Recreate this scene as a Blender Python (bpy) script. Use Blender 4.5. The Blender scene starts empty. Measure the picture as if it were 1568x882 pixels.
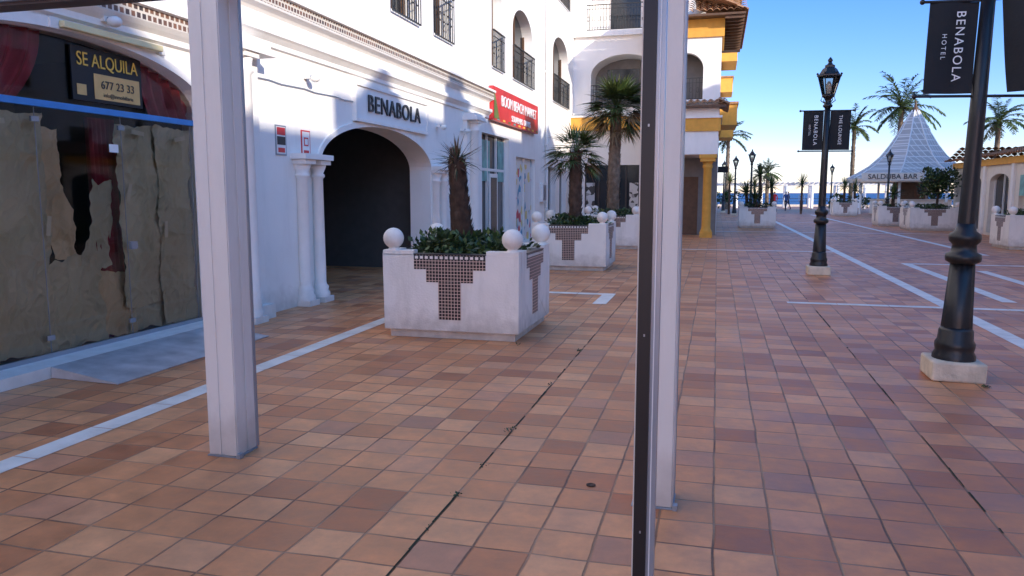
import bpy, math, random
from mathutils import Vector, noise, Matrix
R=random.Random(7)
rad=math.radians
scene=bpy.context.scene
COL=scene.collection

# ---------------------------------------------------------------- materials
def new_mat(name):
    m=bpy.data.materials.new(name); m.use_nodes=True
    nt=m.node_tree; b=nt.nodes['Principled BSDF']
    return m,nt,b
def pr(name,col,rough=0.6,metal=0.0,var=0.12,scale=6.0,bump=0.0,bscale=40.0,spec=0.5,stain=0.0,grime=0.0):
    m,nt,b=new_mat(name)
    N=nt.nodes;L=nt.links
    tc=N.new('ShaderNodeTexCoord')
    no=N.new('ShaderNodeTexNoise'); no.inputs['Scale'].default_value=scale; no.inputs['Detail'].default_value=6
    L.new(tc.outputs['Object'],no.inputs['Vector'])
    cr=N.new('ShaderNodeValToRGB')
    cr.color_ramp.elements[0].position=0.3; cr.color_ramp.elements[1].position=0.7
    cr.color_ramp.elements[0].color=[c*(1-var) for c in col]+[1]
    cr.color_ramp.elements[1].color=[min(1,c*(1+var)) for c in col]+[1]
    L.new(no.outputs['Fac'],cr.inputs['Fac'])
    out=cr.outputs['Color']
    if stain>0:
        mp=N.new('ShaderNodeMapping'); mp.inputs['Scale'].default_value=(1.2,1.2,0.25)
        L.new(tc.outputs['Object'],mp.inputs['Vector'])
        n2=N.new('ShaderNodeTexNoise'); n2.inputs['Scale'].default_value=2.5; n2.inputs['Detail'].default_value=8; n2.inputs['Roughness'].default_value=0.7
        L.new(mp.outputs[0],n2.inputs['Vector'])
        r2=N.new('ShaderNodeValToRGB'); r2.color_ramp.elements[0].position=0.5; r2.color_ramp.elements[1].position=0.75
        r2.color_ramp.elements[0].color=(1,1,1,1); r2.color_ramp.elements[1].color=(1-stain,1-stain*1.05,1-stain*1.15,1)
        L.new(n2.outputs['Fac'],r2.inputs['Fac'])
        mx=N.new('ShaderNodeMix'); mx.data_type='RGBA'; mx.blend_type='MULTIPLY'; mx.inputs[0].default_value=1
        L.new(out,mx.inputs[6]); L.new(r2.outputs['Color'],mx.inputs[7]); out=mx.outputs[2]
    if grime>0:
        sx=N.new('ShaderNodeSeparateXYZ'); L.new(tc.outputs['Object'],sx.inputs[0])
        n3=N.new('ShaderNodeTexNoise'); n3.inputs['Scale'].default_value=7; n3.inputs['Detail'].default_value=7; L.new(tc.outputs['Object'],n3.inputs['Vector'])
        ma=N.new('ShaderNodeMath'); ma.operation='MULTIPLY_ADD'; L.new(n3.outputs['Fac'],ma.inputs[0]); ma.inputs[1].default_value=-.5; L.new(sx.outputs[2],ma.inputs[2])
        mr=N.new('ShaderNodeMapRange'); mr.inputs[1].default_value=-.25; mr.inputs[2].default_value=.10; mr.inputs[3].default_value=grime; mr.inputs[4].default_value=0
        L.new(ma.outputs[0],mr.inputs[0])
        m3=N.new('ShaderNodeMix'); m3.data_type='RGBA'; L.new(mr.outputs[0],m3.inputs[0]); L.new(out,m3.inputs[6]); m3.inputs[7].default_value=(.22,.15,.10,1); out=m3.outputs[2]
    L.new(out,b.inputs['Base Color'])
    b.inputs['Roughness'].default_value=rough; b.inputs['Metallic'].default_value=metal
    b.inputs['Specular IOR Level'].default_value=spec
    if bump>0:
        nb=N.new('ShaderNodeTexNoise'); nb.inputs['Scale'].default_value=bscale; nb.inputs['Detail'].default_value=5
        L.new(tc.outputs['Object'],nb.inputs['Vector'])
        bp=N.new('ShaderNodeBump'); bp.inputs['Strength'].default_value=bump; bp.inputs['Distance'].default_value=0.02
        L.new(nb.outputs['Fac'],bp.inputs['Height']); L.new(bp.outputs[0],b.inputs['Normal'])
    return m

def tile_floor_mat():
    m,nt,b=new_mat('terracotta_paving'); N=nt.nodes; L=nt.links
    T=0.265
    tc=N.new('ShaderNodeTexCoord')
    nw=N.new('ShaderNodeTexNoise'); nw.inputs['Scale'].default_value=2.3; L.new(tc.outputs['Object'],nw.inputs['Vector'])
    sub=N.new('ShaderNodeVectorMath'); sub.operation='SUBTRACT'; sub.inputs[1].default_value=(0.5,0.5,0.5); L.new(nw.outputs['Color'],sub.inputs[0])
    sc=N.new('ShaderNodeVectorMath'); sc.operation='SCALE'; sc.inputs['Scale'].default_value=0.024; L.new(sub.outputs[0],sc.inputs[0])
    ad=N.new('ShaderNodeVectorMath'); ad.operation='ADD'; L.new(tc.outputs['Object'],ad.inputs[0]); L.new(sc.outputs[0],ad.inputs[1])
    mp=N.new('ShaderNodeMapping'); mp.inputs['Location'].default_value=(1.29/T,0.1,0); mp.inputs['Scale'].default_value=(1/T,1/T,0)
    L.new(ad.outputs[0],mp.inputs['Vector'])
    fl=N.new('ShaderNodeVectorMath'); fl.operation='FLOOR'; L.new(mp.outputs[0],fl.inputs[0])
    fr=N.new('ShaderNodeVectorMath'); fr.operation='FRACTION'; L.new(mp.outputs[0],fr.inputs[0])
    wn=N.new('ShaderNodeTexWhiteNoise'); wn.noise_dimensions='3D'; L.new(fl.outputs[0],wn.inputs['Vector'])
    cr=N.new('ShaderNodeValToRGB'); e=cr.color_ramp.elements
    cols=[(0.0,(0.44,0.15,0.062)),(0.10,(0.57,0.21,0.085)),(0.35,(0.68,0.27,0.11)),(0.62,(0.73,0.305,0.13)),(0.87,(0.80,0.37,0.17)),(0.95,(0.66,0.29,0.15)),(1.0,(0.48,0.21,0.12))]
    e[0].position=0;e[0].color=cols[0][1]+(1,); e[1].position=1; e[1].color=cols[-1][1]+(1,)
    for p,c in cols[1:-1]:
        x=e.new(p); x.color=c+(1,)
    L.new(wn.outputs['Value'],cr.inputs['Fac'])
    n1=N.new('ShaderNodeTexNoise'); n1.inputs['Scale'].default_value=5; n1.inputs['Detail'].default_value=8; n1.inputs['Roughness'].default_value=0.65
    L.new(tc.outputs['Object'],n1.inputs['Vector'])
    r1=N.new('ShaderNodeMapRange'); r1.inputs[1].default_value=0.25; r1.inputs[2].default_value=0.75; r1.inputs[3].default_value=0.68; r1.inputs[4].default_value=1.2
    L.new(n1.outputs['Fac'],r1.inputs[0])
    n0=N.new('ShaderNodeTexNoise'); n0.inputs['Scale'].default_value=0.45; n0.inputs['Detail'].default_value=5
    L.new(tc.outputs['Object'],n0.inputs['Vector'])
    r0=N.new('ShaderNodeMapRange'); r0.inputs[1].default_value=0.3; r0.inputs[2].default_value=0.7; r0.inputs[3].default_value=0.8; r0.inputs[4].default_value=1.12
    L.new(n0.outputs['Fac'],r0.inputs[0])
    mm=N.new('ShaderNodeMath'); mm.operation='MULTIPLY'; L.new(r1.outputs[0],mm.inputs[0]); L.new(r0.outputs[0],mm.inputs[1])
    cs=N.new('ShaderNodeVectorMath'); cs.operation='SCALE'; L.new(cr.outputs['Color'],cs.inputs[0]); L.new(mm.outputs[0],cs.inputs['Scale'])
    sx=N.new('ShaderNodeSeparateXYZ'); L.new(fr.outputs[0],sx.inputs[0])
    def edge(o):
        a=N.new('ShaderNodeMath'); a.operation='SUBTRACT'; a.inputs[0].default_value=1; L.new(o,a.inputs[1])
        c=N.new('ShaderNodeMath'); c.operation='MINIMUM'; L.new(o,c.inputs[0]); L.new(a.outputs[0],c.inputs[1]); return c.outputs[0]
    mn=N.new('ShaderNodeMath'); mn.operation='MINIMUM'; L.new(edge(sx.outputs[0]),mn.inputs[0]); L.new(edge(sx.outputs[1]),mn.inputs[1])
    ne=N.new('ShaderNodeTexNoise'); ne.inputs['Scale'].default_value=30; L.new(tc.outputs['Object'],ne.inputs['Vector'])
    je=N.new('ShaderNodeMath'); je.operation='MULTIPLY_ADD'; L.new(ne.outputs['Fac'],je.inputs[0]); je.inputs[1].default_value=.016; L.new(mn.outputs[0],je.inputs[2])
    jr=N.new('ShaderNodeMapRange'); jr.inputs[1].default_value=0.018; jr.inputs[2].default_value=0.037; L.new(je.outputs[0],jr.inputs[0])
    gn=N.new('ShaderNodeTexNoise'); gn.inputs['Scale'].default_value=1.7; L.new(tc.outputs['Object'],gn.inputs['Vector'])
    gr=N.new('ShaderNodeValToRGB'); gr.color_ramp.elements[0].position=.38; gr.color_ramp.elements[1].position=.62
    gr.color_ramp.elements[0].color=(0.17,0.08,0.045,1); gr.color_ramp.elements[1].color=(0.46,0.25,0.14,1)
    L.new(gn.outputs['Fac'],gr.inputs['Fac'])
    mx=N.new('ShaderNodeMix'); mx.data_type='RGBA'; L.new(jr.outputs[0],mx.inputs[0]); L.new(gr.outputs['Color'],mx.inputs[6]); L.new(cs.outputs[0],mx.inputs[7])
    L.new(mx.outputs[2],b.inputs['Base Color'])
    rr=N.new('ShaderNodeMapRange'); rr.inputs[1].default_value=.3; rr.inputs[2].default_value=.7; rr.inputs[3].default_value=.38; rr.inputs[4].default_value=.6
    L.new(n1.outputs['Fac'],rr.inputs[0]); L.new(rr.outputs[0],b.inputs['Roughness'])
    hh=N.new('ShaderNodeMath'); hh.operation='MULTIPLY'; L.new(wn.outputs['Value'],hh.inputs[0]); hh.inputs[1].default_value=0.35
    h2=N.new('ShaderNodeMath'); h2.operation='ADD'; L.new(hh.outputs[0],h2.inputs[0]); L.new(jr.outputs[0],h2.inputs[1])
    h3=N.new('ShaderNodeMath'); h3.operation='MULTIPLY_ADD'; L.new(n1.outputs['Fac'],h3.inputs[0]); h3.inputs[1].default_value=0.8; L.new(h2.outputs[0],h3.inputs[2])
    bp=N.new('ShaderNodeBump'); bp.inputs['Strength'].default_value=0.8; bp.inputs['Distance'].default_value=0.007
    L.new(h3.outputs[0],bp.inputs['Height']); L.new(bp.outputs[0],b.inputs['Normal'])
    return m

def grid_mat(name,c1,c2,size,mort,rough=.5,offset=0.0,vertical=None,c3=None):
    m,nt,b=new_mat(name); N=nt.nodes; L=nt.links
    tc=N.new('ShaderNodeTexCoord'); sx=N.new('ShaderNodeSeparateXYZ'); cb=N.new('ShaderNodeCombineXYZ')
    L.new(tc.outputs['Object'],sx.inputs[0])
    if vertical=='x': L.new(sx.outputs[1],cb.inputs[0]); L.new(sx.outputs[2],cb.inputs[1])
    elif vertical=='y': L.new(sx.outputs[0],cb.inputs[0]); L.new(sx.outputs[2],cb.inputs[1])
    elif vertical=='xy':
        a=N.new('ShaderNodeMath'); L.new(sx.outputs[0],a.inputs[0]); L.new(sx.outputs[1],a.inputs[1])
        L.new(a.outputs[0],cb.inputs[0]); L.new(sx.outputs[2],cb.inputs[1])
    else: L.new(sx.outputs[0],cb.inputs[0]); L.new(sx.outputs[1],cb.inputs[1])
    br=N.new('ShaderNodeTexBrick'); br.offset=offset; br.inputs['Scale'].default_value=1
    br.inputs['Brick Width'].default_value=size; br.inputs['Row Height'].default_value=size
    br.inputs['Mortar Size'].default_value=mort; br.inputs['Mortar Smooth'].default_value=0
    br.inputs['Color1'].default_value=c1+(1,); br.inputs['Color2'].default_value=(c3 or c1)+(1,); br.inputs['Mortar'].default_value=c2+(1,)
    L.new(cb.outputs[0],br.inputs['Vector']); L.new(br.outputs['Color'],b.inputs['Base Color'])
    b.inputs['Roughness'].default_value=rough
    return m

def glass_mat(name,tint=(0.96,0.98,0.97)):
    m,nt,b=new_mat(name); N=nt.nodes; L=nt.links; N.remove(b)
    o=N['Material Output']; t=N.new('ShaderNodeBsdfTransparent'); t.inputs[0].default_value=tint+(1,)
    g=N.new('ShaderNodeBsdfGlossy'); g.inputs['Roughness'].default_value=0.03
    f=N.new('ShaderNodeFresnel'); f.inputs['IOR'].default_value=1.5
    mx=N.new('ShaderNodeMixShader'); L.new(f.outputs[0],mx.inputs[0]); L.new(t.outputs[0],mx.inputs[1]); L.new(g.outputs[0],mx.inputs[2])
    L.new(mx.outputs[0],o.inputs['Surface']); return m

M_plaster=pr('white_plaster',(0.90,0.86,0.81),0.85,var=0.03,scale=1.5,bump=0.25,bscale=60,stain=0.08,grime=.35)
M_trim=pr('white_trim',(0.89,0.85,0.80),0.7,var=0.03,bump=0.1,stain=0.08,grime=.3)
M_planter=pr('painted_masonry',(0.90,0.82,0.74),0.75,var=0.04,scale=3,bump=0.3,bscale=50,stain=0.2,grime=.5)
M_black=pr('black_iron',(0.012,0.012,0.014),0.35,var=0.2,bump=0.1)
M_iron=pr('dark_railing',(0.02,0.02,0.02),0.5)
M_glassdark=pr('dark_window_glass',(0.02,0.025,0.03),0.08,var=0.1)
M_frame=pr('white_frame',(0.80,0.78,0.74),0.45,var=0.03)
M_orange=pr('ochre_paint',(0.75,0.37,0.06),0.75,var=0.08,bump=0.2,stain=0.12)
M_tilebrown=pr('roof_tile',(0.38,0.19,0.09),0.8,var=0.3,scale=9,bump=0.3)
M_wood=pr('dark_wood',(0.12,0.06,0.03),0.6,var=0.2)
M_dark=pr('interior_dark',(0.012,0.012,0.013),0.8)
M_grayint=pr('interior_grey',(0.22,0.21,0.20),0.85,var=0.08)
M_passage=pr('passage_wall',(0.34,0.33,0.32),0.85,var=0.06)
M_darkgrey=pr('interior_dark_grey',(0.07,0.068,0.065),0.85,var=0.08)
M_marble=pr('grey_marble',(0.44,0.41,0.40),0.45,var=0.25,scale=5,bump=0.05)
M_line=pr('white_marble_strip',(0.84,0.77,0.68),0.5,var=0.12,scale=4,bump=0.1,stain=0.25)
M_alu=pr('painted_aluminium',(0.78,0.71,0.64),0.45,var=0.03,scale=2,stain=0.12,grime=.4)
M_alugrey=pr('grey_aluminium',(0.33,0.36,0.40),0.3,metal=0.5,var=0.05)
M_blackplastic=pr('black_rubber',(0.008,0.008,0.010),0.4)
M_soil=pr('soil',(0.05,0.035,0.025),0.95,var=0.3)
M_leafD=pr('leaf_dark',(0.025,0.05,0.016),0.55,var=0.35,scale=3)
M_leafM=pr('leaf_mid',(0.055,0.095,0.025),0.5,var=0.3,scale=3)
M_leafL=pr('leaf_light',(0.13,0.17,0.045),0.5,var=0.25,scale=3)
M_leafdry=pr('leaf_dry',(0.20,0.13,0.06),0.7,var=0.3,scale=3)
M_leafblue=pr('leaf_palm',(0.10,0.14,0.045),0.5,var=0.3)
M_trunk=pr('palm_trunk',(0.09,0.052,0.035),0.9,var=0.4,scale=12,bump=0.6,bscale=30)
M_trunkg=pr('palm_trunk_grey',(0.20,0.145,0.10),0.9,var=0.35,scale=10,bump=0.6,bscale=20)
M_ftile_x=grid_mat('band_tiles',(0.06,0.045,0.045),(0.66,0.60,0.52),0.075,0.012,vertical='x',offset=0.5,c3=(0.25,0.12,0.07))
M_ftile_xy=grid_mat('planter_tiles',(0.010,0.005,0.006),(0.66,0.46,0.38),0.036,0.0040,vertical='xy',rough=.3,c3=(0.022,0.008,0.008))
M_red=pr('red_sign',(0.62,0.035,0.04),0.4,var=0.15,scale=2)
M_white=pr('white_letter',(0.85,0.84,0.82),0.5,var=0.02)
M_char=pr('charcoal_letter',(0.03,0.03,0.033),0.4)
M_stone=pr('stone_plinth',(0.70,0.58,0.44),0.8,var=0.15,scale=8,bump=0.4,stain=0.25)
M_banner=pr('banner_cloth',(0.012,0.013,0.016),0.8,bump=0.1)
M_paper=pr('kraft_paper',(0.55,0.48,0.33),0.8,var=0.12,scale=2,bump=0.25,bscale=22)
M_paperb=pr('cream_paper',(0.66,0.49,0.30),0.8,var=0.12,scale=3,bump=0.25,bscale=16)
M_tape=pr('masking_tape',(0.66,0.58,0.44),0.6,var=.08)
M_curtain=pr('maroon_curtain',(0.36,0.03,0.05),0.8,var=0.3,scale=6)
M_blue=pr('blue_band',(0.05,0.25,0.62),0.4,var=0.1)
M_yellow=pr('yellow_lettering',(0.85,0.55,0.10),0.5,var=0.05)
M_yelp=pr('faded_yellow_panel',(0.72,0.46,0.17),0.5,var=0.1)
M_glass=glass_mat('shop_glass')
M_glassw=glass_mat('lantern_glass',(0.75,0.75,0.72))
M_tube=pr('cream_tube',(0.82,0.70,0.38),0.4,var=0.05)
M_teal=pr('teal_poster',(0.14,0.36,0.34),0.4,var=0.4,scale=4)
M_kroof=grid_mat('kiosk_roof_panels',(0.50,0.47,0.43),(0.76,0.73,0.68),0.42,0.03,vertical='xy',rough=.85,offset=0,c3=(0.43,0.41,0.38))
M_cream=pr('cream_wall',(0.80,0.72,0.61),0.7,var=.04,stain=.1,grime=.3)
M_moss=pr('moss_joint',(0.022,0.028,0.014),0.95,var=0.5,scale=20)
M_canvas=pr('rolled_canvas',(0.45,0.38,0.30),0.8,var=0.1)
M_brownbeam=pr('brown_beam',(0.10,0.07,0.06),0.5)
M_skin=pr('skin',(0.5,0.3,0.22),0.6)
M_jeans=pr('trousers',(0.03,0.035,0.06),0.8)
M_hair=pr('hair',(0.03,0.02,0.015),0.7)

def poster_mat(name,base,cols,scale=6.5):
    m,nt,b=new_mat(name); N=nt.nodes; L=nt.links
    tc=N.new('ShaderNodeTexCoord'); v=N.new('ShaderNodeTexVoronoi'); v.inputs['Scale'].default_value=scale
    L.new(tc.outputs['Object'],v.inputs['Vector'])
    cr=N.new('ShaderNodeValToRGB'); cr.color_ramp.interpolation='CONSTANT'; e=cr.color_ramp.elements
    e[0].color=base+(1,); e[1].position=.5; e[1].color=cols[0]+(1,)
    for p,c in zip((.6,.7,.85),cols[1:]):
        x=e.new(p); x.color=c+(1,)
    s=N.new('ShaderNodeSeparateColor'); L.new(v.outputs['Color'],s.inputs[0]); L.new(s.outputs[0],cr.inputs[0])
    L.new(cr.outputs[0],b.inputs['Base Color']); b.inputs['Roughness'].default_value=.35
    return m
M_poster=poster_mat('collage_poster',(.75,.75,.75),[(.03,.3,.5),(.65,.06,.1),(.75,.6,.2),(.75,.75,.72)],5.0)
M_posterbw=poster_mat('patterned_panel',(.6,.6,.6),[(.04,.04,.04),(.55,.55,.55),(.05,.05,.05),(.3,.3,.3)])
def sea_mat():
    m,nt,b=new_mat('sea_water'); N=nt.nodes; L=nt.links
    b.inputs['Base Color'].default_value=(0.015,0.10,0.24,1); b.inputs['Roughness'].default_value=0.4
    tc=N.new('ShaderNodeTexCoord'); n=N.new('ShaderNodeTexNoise'); n.inputs['Scale'].default_value=0.6; n.inputs['Detail'].default_value=6
    L.new(tc.outputs['Object'],n.inputs['Vector']); bp=N.new('ShaderNodeBump'); bp.inputs['Strength'].default_value=1; bp.inputs['Distance'].default_value=1.2
    L.new(n.outputs['Fac'],bp.inputs['Height']); L.new(bp.outputs[0],b.inputs['Normal']); return m

# ---------------------------------------------------------------- mesh builder
class MB:
    def __init__(s): s.v=[];s.f=[];s.m=[];s.mats=[];s.sm=[]
    def mi(s,mat):
        if mat not in s.mats: s.mats.append(mat)
        return s.mats.index(mat)
    def face(s,pts,mat,smooth=False):
        i=len(s.v); s.v.extend([tuple(p) for p in pts]); s.f.append(tuple(range(i,i+len(pts)))); s.m.append(s.mi(mat)); s.sm.append(smooth)
    def mbox(s,M,a0,a1,z0,z1,d0,d1,mat):
        P=[M(a,z,d) for a in(a0,a1) for z in(z0,z1) for d in(d0,d1)]
        i=len(s.v); s.v.extend([tuple(p) for p in P]); k=s.mi(mat)
        for q in((0,1,3,2),(4,6,7,5),(0,4,5,1),(2,3,7,6),(0,2,6,4),(1,5,7,3)):
            s.f.append(tuple(i+j for j in q)); s.m.append(k); s.sm.append(False)
    def box(s,x0,x1,y0,y1,z0,z1,mat):
        s.mbox(lambda a,z,d:(a,d,z),x0,x1,z0,z1,y0,y1,mat)
    def lathe(s,cx,cy,prof,seg,mat,flute=0,smooth=True,cap=True,rot=0):
        i=len(s.v); k=s.mi(mat)
        for r,z in prof:
            for j in range(seg):
                a=2*math.pi*j/seg+rot; rr=r*(1-flute*(j%2)); s.v.append((cx+rr*math.cos(a),cy+rr*math.sin(a),z))
        for p in range(len(prof)-1):
            for j in range(seg):
                j2=(j+1)%seg
                s.f.append((i+p*seg+j,i+p*seg+j2,i+(p+1)*seg+j2,i+(p+1)*seg+j)); s.m.append(k); s.sm.append(smooth)
        if cap:
            s.f.append(tuple(i+(len(prof)-1)*seg+j for j in range(seg))); s.m.append(k); s.sm.append(False)
    def ball(s,c,r,mat,seg=20,rings=12,sx=1,sy=1,sz=1):
        prof=[(max(1e-4,r*math.sin(math.pi*t/rings)),-r*math.cos(math.pi*t/rings)) for t in range(rings+1)]
        i=len(s.v); s.lathe(0,0,prof,seg,mat,cap=False)
        for j in range(i,len(s.v)):
            v=s.v[j]; s.v[j]=(c[0]+v[0]*sx,c[1]+v[1]*sy,c[2]+v[2]*sz)
    def tube(s,pts,radii,seg,mat,smooth=True):
        i=len(s.v);k=s.mi(mat); n=len(pts)
        for q,(p,r) in enumerate(zip(pts,radii)):
            p=Vector(p); d=(Vector(pts[min(q+1,n-1)])-Vector(pts[max(q-1,0)])).normalized()
            u=d.cross(Vector((0,0,1)))
            if u.length<.05: u=d.cross(Vector((1,0,0)))
            u.normalize(); w=d.cross(u)
            for j in range(seg):
                a=2*math.pi*j/seg; s.v.append(tuple(p+u*r*math.cos(a)+w*r*math.sin(a)))
        for q in range(n-1):
            for j in range(seg):
                j2=(j+1)%seg
                s.f.append((i+q*seg+j,i+q*seg+j2,i+(q+1)*seg+j2,i+(q+1)*seg+j)); s.m.append(k); s.sm.append(smooth)
    def build(s,name,parent=None,bevel=0):
        me=bpy.data.meshes.new(name); me.from_pydata(s.v,[],s.f)
        for m in s.mats: me.materials.append(m)
        me.polygons.foreach_set('material_index',s.m); me.polygons.foreach_set('use_smooth',s.sm); me.update()
        o=bpy.data.objects.new(name,me); COL.objects.link(o)
        if parent: o.parent=parent
        if bevel:
            import bmesh
            bm=bmesh.new(); bm.from_mesh(me); bmesh.ops.remove_doubles(bm,verts=bm.verts,dist=1e-5); bm.to_mesh(me); bm.free()
            b=o.modifiers.new('bevel','BEVEL'); b.width=bevel; b.segments=2; b.limit_method='ANGLE'
        return o
def empty(name):
    o=bpy.data.objects.new(name,None); COL.objects.link(o); return o
def text(name,body,loc,size,mat,rot,parent=None,ext=0.01,sx=1.0,align='CENTER',spacing=1.0):
    c=bpy.data.curves.new(name,'FONT'); c.body=body; c.size=size; c.extrude=ext; c.align_x=align; c.align_y='CENTER'; c.space_character=spacing
    c.materials.append(mat)
    o=bpy.data.objects.new(name,c); COL.objects.link(o); o.location=loc; o.rotation_euler=rot; o.scale=(sx,1,1)
    if parent: o.parent=parent
    return o
RX=(rad(90),0,rad(90)); RY=(rad(90),0,0)

def arch(op,a):
    c=(op['a0']+op['a1'])/2; hw=(op['a1']-op['a0'])/2
    t=min(1,abs(a-c)/hw); return op['zs']+(op['zt']-op['zs'])*math.sqrt(max(0,1-t*t))
def wall(mb,M,a0,a1,z0,z1,ops,mat,depth=0.25):
    cur=a0
    for op in sorted(ops,key=lambda o:o['a0']):
        if op['a0']>cur: mb.face([M(cur,z0,0),M(op['a0'],z0,0),M(op['a0'],z1,0),M(cur,z1,0)],mat)
        b=op.get('z0',z0); dp=op.get('depth',depth)
        if b>z0:
            mb.face([M(op['a0'],z0,0),M(op['a1'],z0,0),M(op['a1'],b,0),M(op['a0'],b,0)],mat)
            mb.face([M(op['a0'],b,0),M(op['a1'],b,0),M(op['a1'],b,dp),M(op['a0'],b,dp)],mat)
        n=1 if op['zs']==op['zt'] else 28
        xs=[ (op['a0']+op['a1'])/2-(op['a1']-op['a0'])/2*math.cos(math.pi*i/n) for i in range(n+1)]
        for i in range(n):
            p,q=xs[i],xs[i+1]; zp,zq=arch(op,p) if n>1 else op['zt'],arch(op,q) if n>1 else op['zt']
            mb.face([M(p,zp,0),M(q,zq,0),M(q,z1,0),M(p,z1,0)],mat)
            mb.face([M(p,zp,0),M(q,zq,0),M(q,zq,dp),M(p,zp,dp)],mat)
        for e in('a0','a1'):
            mb.face([M(op[e],b,0),M(op[e],op['zs'],0),M(op[e],op['zs'],dp),M(op[e],b,dp)],mat)
        cur=op['a1']
    if a1>cur: mb.face([M(cur,z0,0),M(a1,z0,0),M(a1,z1,0),M(cur,z1,0)],mat)
def fill_window(mb,M,op,glass=M_glassdark,frame=M_frame,d=0.2,bars=1,trans=None,fw=0.05):
    b=op.get('z0',0); a0,a1,zt=op['a0'],op['a1'],op['zt']
    mb.face([M(a0-.02,b-.02,d+.02),M(a1+.02,b-.02,d+.02),M(a1+.02,zt+.02,d+.02),M(a0-.02,zt+.02,d+.02)],glass)
    if frame:
        mb.mbox(M,a0,a0+fw,b,zt,d-.04,d+.015,frame); mb.mbox(M,a1-fw,a1,b,zt,d-.04,d+.015,frame)
        mb.mbox(M,a0+fw,a1-fw,b,b+fw,d-.04,d+.015,frame)
        for i in range(bars):
            c=a0+(a1-a0)*(i+1)/(bars+1); mb.mbox(M,c-fw/2,c+fw/2,b+fw,zt,d-.042,d+.012,frame)
        if trans: mb.mbox(M,a0+fw,a1-fw,trans-fw/2,trans+fw/2,d-.045,d+.01,frame)
def railing(mb,M,a0,a1,z0,z1,d,mat=M_iron,step=.11):
    mb.mbox(M,a0,a1,z1-.03,z1,d-.02,d+.02,mat); mb.mbox(M,a0,a1,z0,z0+.025,d-.015,d+.015,mat); mb.mbox(M,a0,a1,z1-.18,z1-.165,d-.01,d+.01,mat)
    n=int((a1-a0)/step)
    for i in range(n+1):
        c=a0+(a1-a0)*i/n; mb.mbox(M,c-.008,c+.008,z0+.025,z1-.03,d-.008,d+.008,mat)
        if i<n and i%2==0:
            cc=c+step/2; zz=(z0+z1)/2-.05
            for k in range(8):
                t0=2*math.pi*k/8;t1=2*math.pi*(k+1)/8; r=.045
                mb.mbox(lambda a,z,dd,t0=t0,t1=t1:M(cc+r*math.cos(t0 if a==0 else t1)*(1+.2*(dd>d)),zz+1.8*r*math.sin(t0 if a==0 else t1)*(1+.2*z),dd),0,1,0,1,d-.006,d+.006,mat)
def tile_roof(mb,p0,p1,up,n,mat):
    p0,p1,up=Vector(p0),Vector(p1),Vector(up); nrm=(p1-p0).cross(up).normalized()
    if nrm.z<0: nrm=-nrm
    e=(p1-p0)/n; rows=max(2,int(up.length/.35))
    for i in range(n):
        for r in range(rows):
            a=up*(r/rows); bb=up*((r+1)/rows)
            for k in range(4):
                t0=k/4;t1=(k+1)/4
                h0=math.sin(math.pi*t0)*.08;h1=math.sin(math.pi*t1)*.08
                mb.face([p0+e*(i+t0)+a+nrm*(h0+.03),p0+e*(i+t1)+a+nrm*(h1+.03),p0+e*(i+t1)+bb+nrm*h1,p0+e*(i+t0)+bb+nrm*h0],mat)

# ---------------------------------------------------------------- ground, sea
g=MB(); g.face([(-400,-150,0),(400,-150,0),(400,96,0),(-400,96,0)],tile_floor_mat()); g.build('ground')
g=MB(); g.face([(-9000,90,-2.5),(9000,90,-2.5),(9000,12000,-2.5),(-9000,12000,-2.5)],sea_mat()); g.build('sea')
def strip(mb,x0,x1,y0,y1,mat=M_line,z=.004,seglen=.6):
    n=max(1,int(max(x1-x0,y1-y0)/seglen)); ly=(y1-y0)>(x1-x0)
    for i in range(n):
        t0=i/n;t1=(i+1)/n
        if ly: a=y0+(y1-y0)*t0+.004;b=y0+(y1-y0)*t1-.004; mb.face([(x0,a,z),(x1,a,z),(x1,b,z),(x0,b,z)],mat)
        else: a=x0+(x1-x0)*t0+.004;b=x0+(x1-x0)*t1-.004; mb.face([(a,y0,z),(b,y0,z),(b,y1,z),(a,y1,z)],mat)
L_=MB()
strip(L_,-4.1,-3.92,-8,12.1); strip(L_,-3.92,-1.5,11.9,12.1); strip(L_,-1.7,-1.5,10.9,11.9)
strip(L_,1.04,3.1,11.7,11.87); strip(L_,3.1,3.3,-5,60); strip(L_,3.3,9.5,11.7,11.87)
strip(L_,4.1,4.3,12.6,19.1); strip(L_,4.3,9.5,18.9,19.1); strip(L_,5.4,9.5,12.6,12.8);strip(L_,5.2,5.4,12.6,17.6)
strip(L_,-1.5,3.1,22.2,22.4); strip(L_,-1.5,9.5,33,33.2); strip(L_,-1.5,9.5,44,44.2);strip(L_,6.6,6.8,22,60)
L_.build('paving_line_markings')
J=MB()
for x0 in(-1.29,1.36):
    y=-2
    while y<26:
        l=R.uniform(.05,.3); w=R.uniform(.003,.009)
        if R.random()<(.75 if x0<0 else .35): J.face([(x0-w,y,.003),(x0+w*R.uniform(.3,1),y,.003),(x0+w,y+l,.003),(x0-w*R.uniform(.3,1),y+l,.003)],M_moss)
        y+=l
for (x,y,n) in [(-1.3,4.85,22),(-1.28,4.15,5),(-1.29,3.7,9),(-1.31,6.15,8),(-1.3,7.55,18),(-1.29,3.3,5),(-1.98,7.72,12),(2.2,6.98,40),(1.36,3.5,5)]:
    for i in range(n):
        a=R.uniform(0,6.28); px=x+R.gauss(0,.015); py=y+R.gauss(0,.03); l=R.uniform(.010,.028)
        d=Vector((math.cos(a),math.sin(a),R.uniform(.3,1.2))).normalized()*l; s=Vector((-math.sin(a),math.cos(a),0))*l*.3
        b=Vector((px,py,.004)); J.face([b,b+d*.5+s,b+d,b+d*.5-s],R.choice([M_leafD,M_leafM]))
J.build('moss_and_weeds')
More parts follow.
